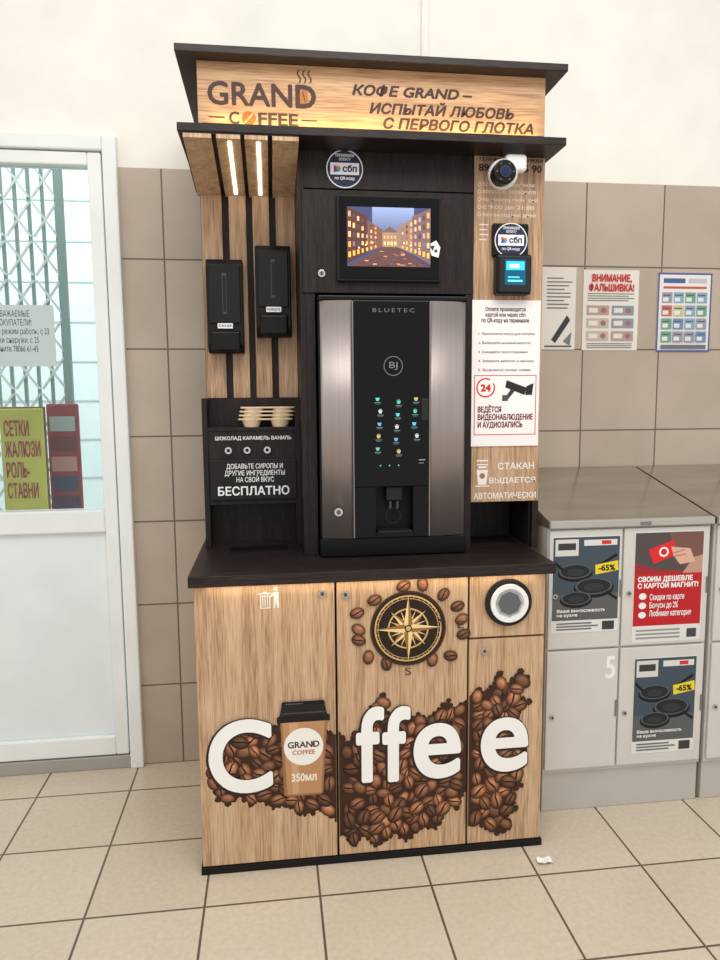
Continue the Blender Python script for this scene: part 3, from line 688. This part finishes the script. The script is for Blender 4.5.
# wall posters
def poster(name,a,b,c,e,fn,base=(226,222,214)):
    g_=group(name); y=W-.001; box(g_,'paper',a,b,y-.0015,y,c,e,mat(base,.6),0)
    p=Pr(y-.0018,1e-4); p.xf=lambda u,v:(a+(b-a)*u,c+(e-c)*v); fn(p); p.build('artwork',g_); return g_,p.y-.0004
def f1(p):
    for k in range(9): p.rect(.15,.86-k*.045,.15+random.uniform(.45,.75),.875-k*.045,(120,116,112))
    p.poly([(.3,.12),(.75,.42),(.85,.36),(.42,.08)],(60,60,64)); p.poly([(.65,.1),(.9,.22),(.85,.05)],(120,120,120)); p.rect(.1,.03,.9,.05,(100,100,100))
def f2(p):
    for k in range(4): p.rect(.08,.70-k*.028,.92-.1*(k%2),.712-k*.028,(120,116,110))
    for r in range(3):
        for c_ in range(2):
            u=.07+c_*.45; v=.44-r*.16; p.rect(u,v,u+.40,v+.12,random.choice([(176,150,140),(150,160,150),(190,176,160),(140,146,160)])); p.rect(u+.04,v+.03,u+.20,v+.09,(222,216,206)); p.circ(u+.30,v+.06,.05,(150,110,110),14,.035)
    for k in range(3): p.rect(.08,.03+k*.025,.9,.038+k*.025,(110,108,110))
def f3(p):
    p.rect(.0,.0,1,1,(88,98,150)); p.rect(.03,.025,.97,.975,(228,226,222)); p.rect(.10,.87,.5,.93,(80,96,150)); p.rect(.56,.87,.9,.93,(190,190,200)); p.rect(.1,.80,.9,.83,(190,90,80))
    for r in range(4):
        for c_ in range(4):
            u=.08+c_*.215; v=.62-r*.165; p.rect(u,v,u+.19,v+.135,random.choice([(110,140,180),(110,160,140),(190,110,100),(200,190,140),(150,150,166),(130,166,190)])); p.rect(u+.02,v+.02,u+.12,v+.07,(224,224,220)); p.rect(u+.02,v+.09,u+.16,v+.105,(90,90,100))
    p.rect(.08,.04,.92,.09,(110,110,120))
poster('wall_poster',1.372,1.52,1.70,2.035,f1)
g2,yy=poster('wall_poster',1.552,1.797,1.697,2.027,f2)
text(g2,'title','ВНИМАНИЕ,\nФАЛЬШИВКА!',1.575,1.775,1.938,2.010,yy,mat((196,40,36),.6),bold=.045,align='CENTER')
poster('wall_poster',1.882,2.127,1.69,2.02,f3)
me=bpy.data.meshes.new('paper_scrap'); bm=bmesh.new(); bmesh.ops.create_grid(bm,x_segments=5,y_segments=4,size=.5)
for v in bm.verts: v.co=Vector((1.10+v.co.x*.05,-.09+v.co.y*.03,.002+random.random()*.012))
bm.to_mesh(me); bm.free(); link('paper_scrap',me,None,[WHITE])

# ------------------------------------------------------------------ light
w=bpy.data.worlds.new('world'); S.world=w; w.use_nodes=True; nt=w.node_tree; bg=nt.nodes['Background']
bg.inputs[0].default_value=(1,.988,.962,1); bg.inputs[1].default_value=.96
def area(n,loc,rot,sx,sy,pw,col):
    l=bpy.data.lights.new(n,'AREA'); l.shape='RECTANGLE'; l.size=sx; l.size_y=sy; l.energy=pw; l.color=col
    o=bpy.data.objects.new(n,l); S.collection.objects.link(o); o.location=loc; o.rotation_euler=rot; return o
area('overhead_fill',(.6,-1.6,3.6),(math.radians(15),0,0),2.4,1.2,50,(1,.97,.92))  # added area light overhead, unseen, gives the even world light some direction
area('daylight_outside',(-1.5,3.0,4.5),(0,0,0),3,3,210,(.94,.98,1))
area('sign_led_light',(.6,.105,2.32),(math.radians(180-25),0,0),1.0,.01,.95,(1,.70,.28))
area('counter_led_light',(.565,-.024,.936),(math.radians(10),0,0),1.05,.01,.35,(1,.86,.64))
# ------------------------------------------------------------------ camera
y_,p_,r_=.12539,.11495,-.00773
F=Vector((math.sin(y_)*math.cos(p_),math.cos(y_)*math.cos(p_),-math.sin(p_)))
R0=Vector((math.cos(y_),-math.sin(y_),0)); U0=R0.cross(F)
R=R0*math.cos(r_)+U0*math.sin(r_); Uv=-R0*math.sin(r_)+U0*math.cos(r_)
cam=bpy.data.cameras.new('camera'); co=bpy.data.objects.new('camera',cam); S.collection.objects.link(co)
co.matrix_world=Matrix(((R.x,Uv.x,-F.x,.2504),(R.y,Uv.y,-F.y,-2.1162),(R.z,Uv.z,-F.z,1.5),(0,0,0,1)))
cam.sensor_fit='HORIZONTAL'; cam.sensor_width=36; cam.lens=35; S.camera=co
